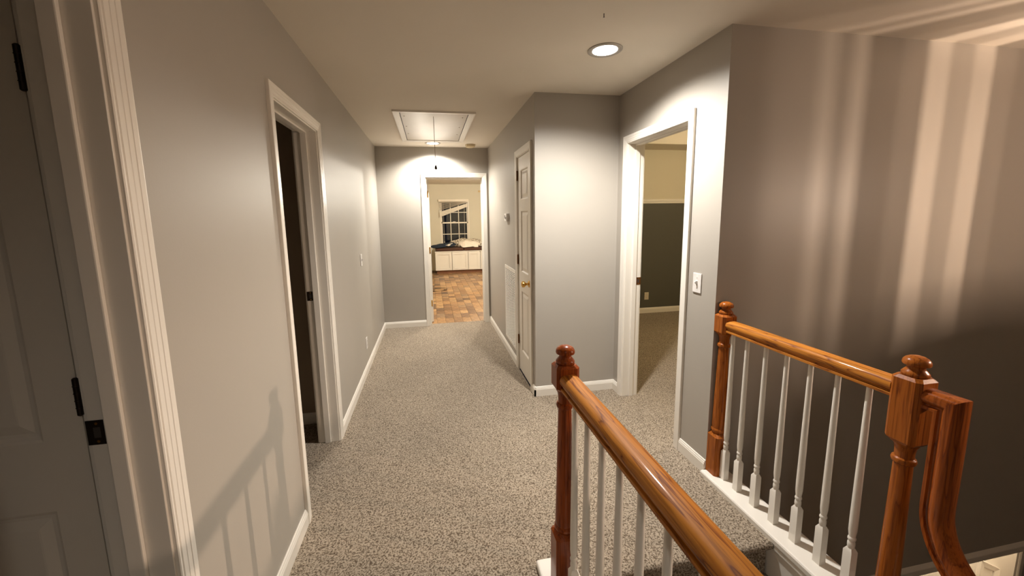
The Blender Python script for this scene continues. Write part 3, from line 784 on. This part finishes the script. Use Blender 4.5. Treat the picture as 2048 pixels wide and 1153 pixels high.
# ------------------------------------------------------------------ floor below, seen under the stair wall
m = MB()
m.loft([[(x, YS-.0005, -.950), (x, YS-.020, -.975), (x, YS-.020, -1.020), (x, YS-.0005, -1.020)] for x in (1.662, 4.27)]).box((4.238, YS-.016, LOWZ), (4.27, YS-.0005, -1.018))
m.build('trim_4', M['trim'], kind=S, bevel=.004)
LY2 = 2.5
boxes('wall_lower', [((1.56, LY2, LOWZ), (5.215, LY2+.1, -.45)), ((5.25, LY2, LOWZ), (8.1, LY2+.1, -.45)), ((5.2, LY2+.02, LOWZ), (5.26, LY2+.1, -.45)), ((1.56, YSo, LOWZ), (1.66, LY2, -.45)), ((8.0, YSo, LOWZ), (8.1, LY2, -.45)), ((5.23, YSo, LOWZ), (8.0, YSo+.05, -.45))], M['trim'], kind=S)
o4 = [(5.265, -1.960), (5.545, -2.117), (5.545, -2.70), (5.265, -2.70)]
i4 = [(5.330, -2.052), (5.490, -2.142), (5.490, -2.60), (5.330, -2.60)]
mid4 = [((a+c)/2, (b+d)/2) for (a, b), (c, d) in zip(o4, i4)]
rings = [[(x, LY2-d, z) for x, z in P] for P, d in ((o4, .0), (o4, .022), (mid4, .016), (i4, .012), (i4, .0))]
MB().loft(rings, cap=False).build('trim_5', M['trim'], kind=S)
boxes('ceiling_lower', [((1.56, YSo, -.45), (8.1, LY2+.1, -.40))], M['ceiling'], kind=S)
boxes('floor_lower', [((.40, -2.1, LOWZ-.1), (8.1, LY2+.1, LOWZ))], M['subfloor'], kind=S)

# lantern over the stairwell (unseen; strip tints made up so its bulb throws bands on the wall)
LX, LY, LZ = 3.60, .35, 1.62
ln = thing('hanging_lantern', 'unseen round lantern with made-up light-shaping strips, hanging over the open stairwell, beyond the right edge', 'lantern', (LX, LY, LZ))
RL = .25
MB().lathe([(.002, ZC-LZ), (.07, ZC-LZ), (.07, ZC-LZ-.02), (.02, ZC-LZ-.04), (.002, ZC-LZ-.04)], (0, 0), 24).build('canopy', M['brass'], ln, smooth=40)
MB().tube([(0, 0, ZC-LZ-.04), (0, 0, .37)], .007, 8).build('chain_rod', M['brass'], ln)
MB().lathe([(.01, .42), (.04, .40), (RL+.012, .355), (RL+.012, .345), (.01, .345)], (0, 0), 48).build('top_cap', M['brass'], ln, smooth=40)
MB().lathe([(.001, -.135), (RL+.012, -.135), (RL+.012, -.12), (.001, -.12)], (0, 0), 48).build('bottom_plate', M['brass'], ln, smooth=40)
# strips of glass round the drum: (from, to) in degrees, 0 = towards the stair wall, and how much light each lets through
strips = [(-62, -51.4, .36), (-51.4, -46.2, .43), (-46.2, -44.2, .54), (-44.2, -42.0, .40), (-42.0, -39.8, .52), (-39.8, -34.0, .31), (-34.0, -29.0, .36), (-29.0, -24.0, .62), (-24.0, -18.0, .47), (-18.0, -12.5, .56), (-12.5, -6.0, .34), (-6.0, 4.0, .30)]
rg = random.Random(11); a = 4.0
while a < 298:
    b = min(298, a+rg.choice((5, 8, 12, 15)))
    if 298-b < 4: b = 298
    strips.append((a, b, 1.0 if a > 262 else rg.choice((.16, .22, .3)))); a = b
gm = {}
for a0, a1, t in strips:
    hall = t == 1.0                     # towards the hall: upper tint added to dim the top of the left wall
    for z0, z1, tt in (((-.12, .02, .78), (.02, .345, .36)) if hall else ((-.12, .15, t), (.15, .345, min(1.0, t*1.5)))):
        key = round(tt, 2)
        if key not in gm: gm[key] = glass_mat('gobo_glass', (tt/.92, tt*.975/.92, tt*.94/.92) if tt < .9 else (1, .98, .95))
        k = max(2, int((a1-a0)/3)+1); rings = []
        for i in range(k):
            th = math.radians(a0+(a1-a0)*i/(k-1)); sx, sy = math.sin(th), math.cos(th)
            rings.append([(sx*RL, sy*RL, z0), (sx*(RL+.003), sy*(RL+.003), z0), (sx*(RL+.003), sy*(RL+.003), z1), (sx*RL, sy*RL, z1)])
        MB().loft(rings).build('gobo_strip', gm[key], ln)
c = MB().lathe([(.001, -.12), (.016, -.12), (.016, -.05), (.012, -.045), (.001, -.045)], (0, 0), 16).build('lamp_holder', M['brass'], ln, smooth=40)
MB().tube([(0, 0, -.04), (0, 0, .05)], .0045, 8).build('filament', M['bulb'], c)
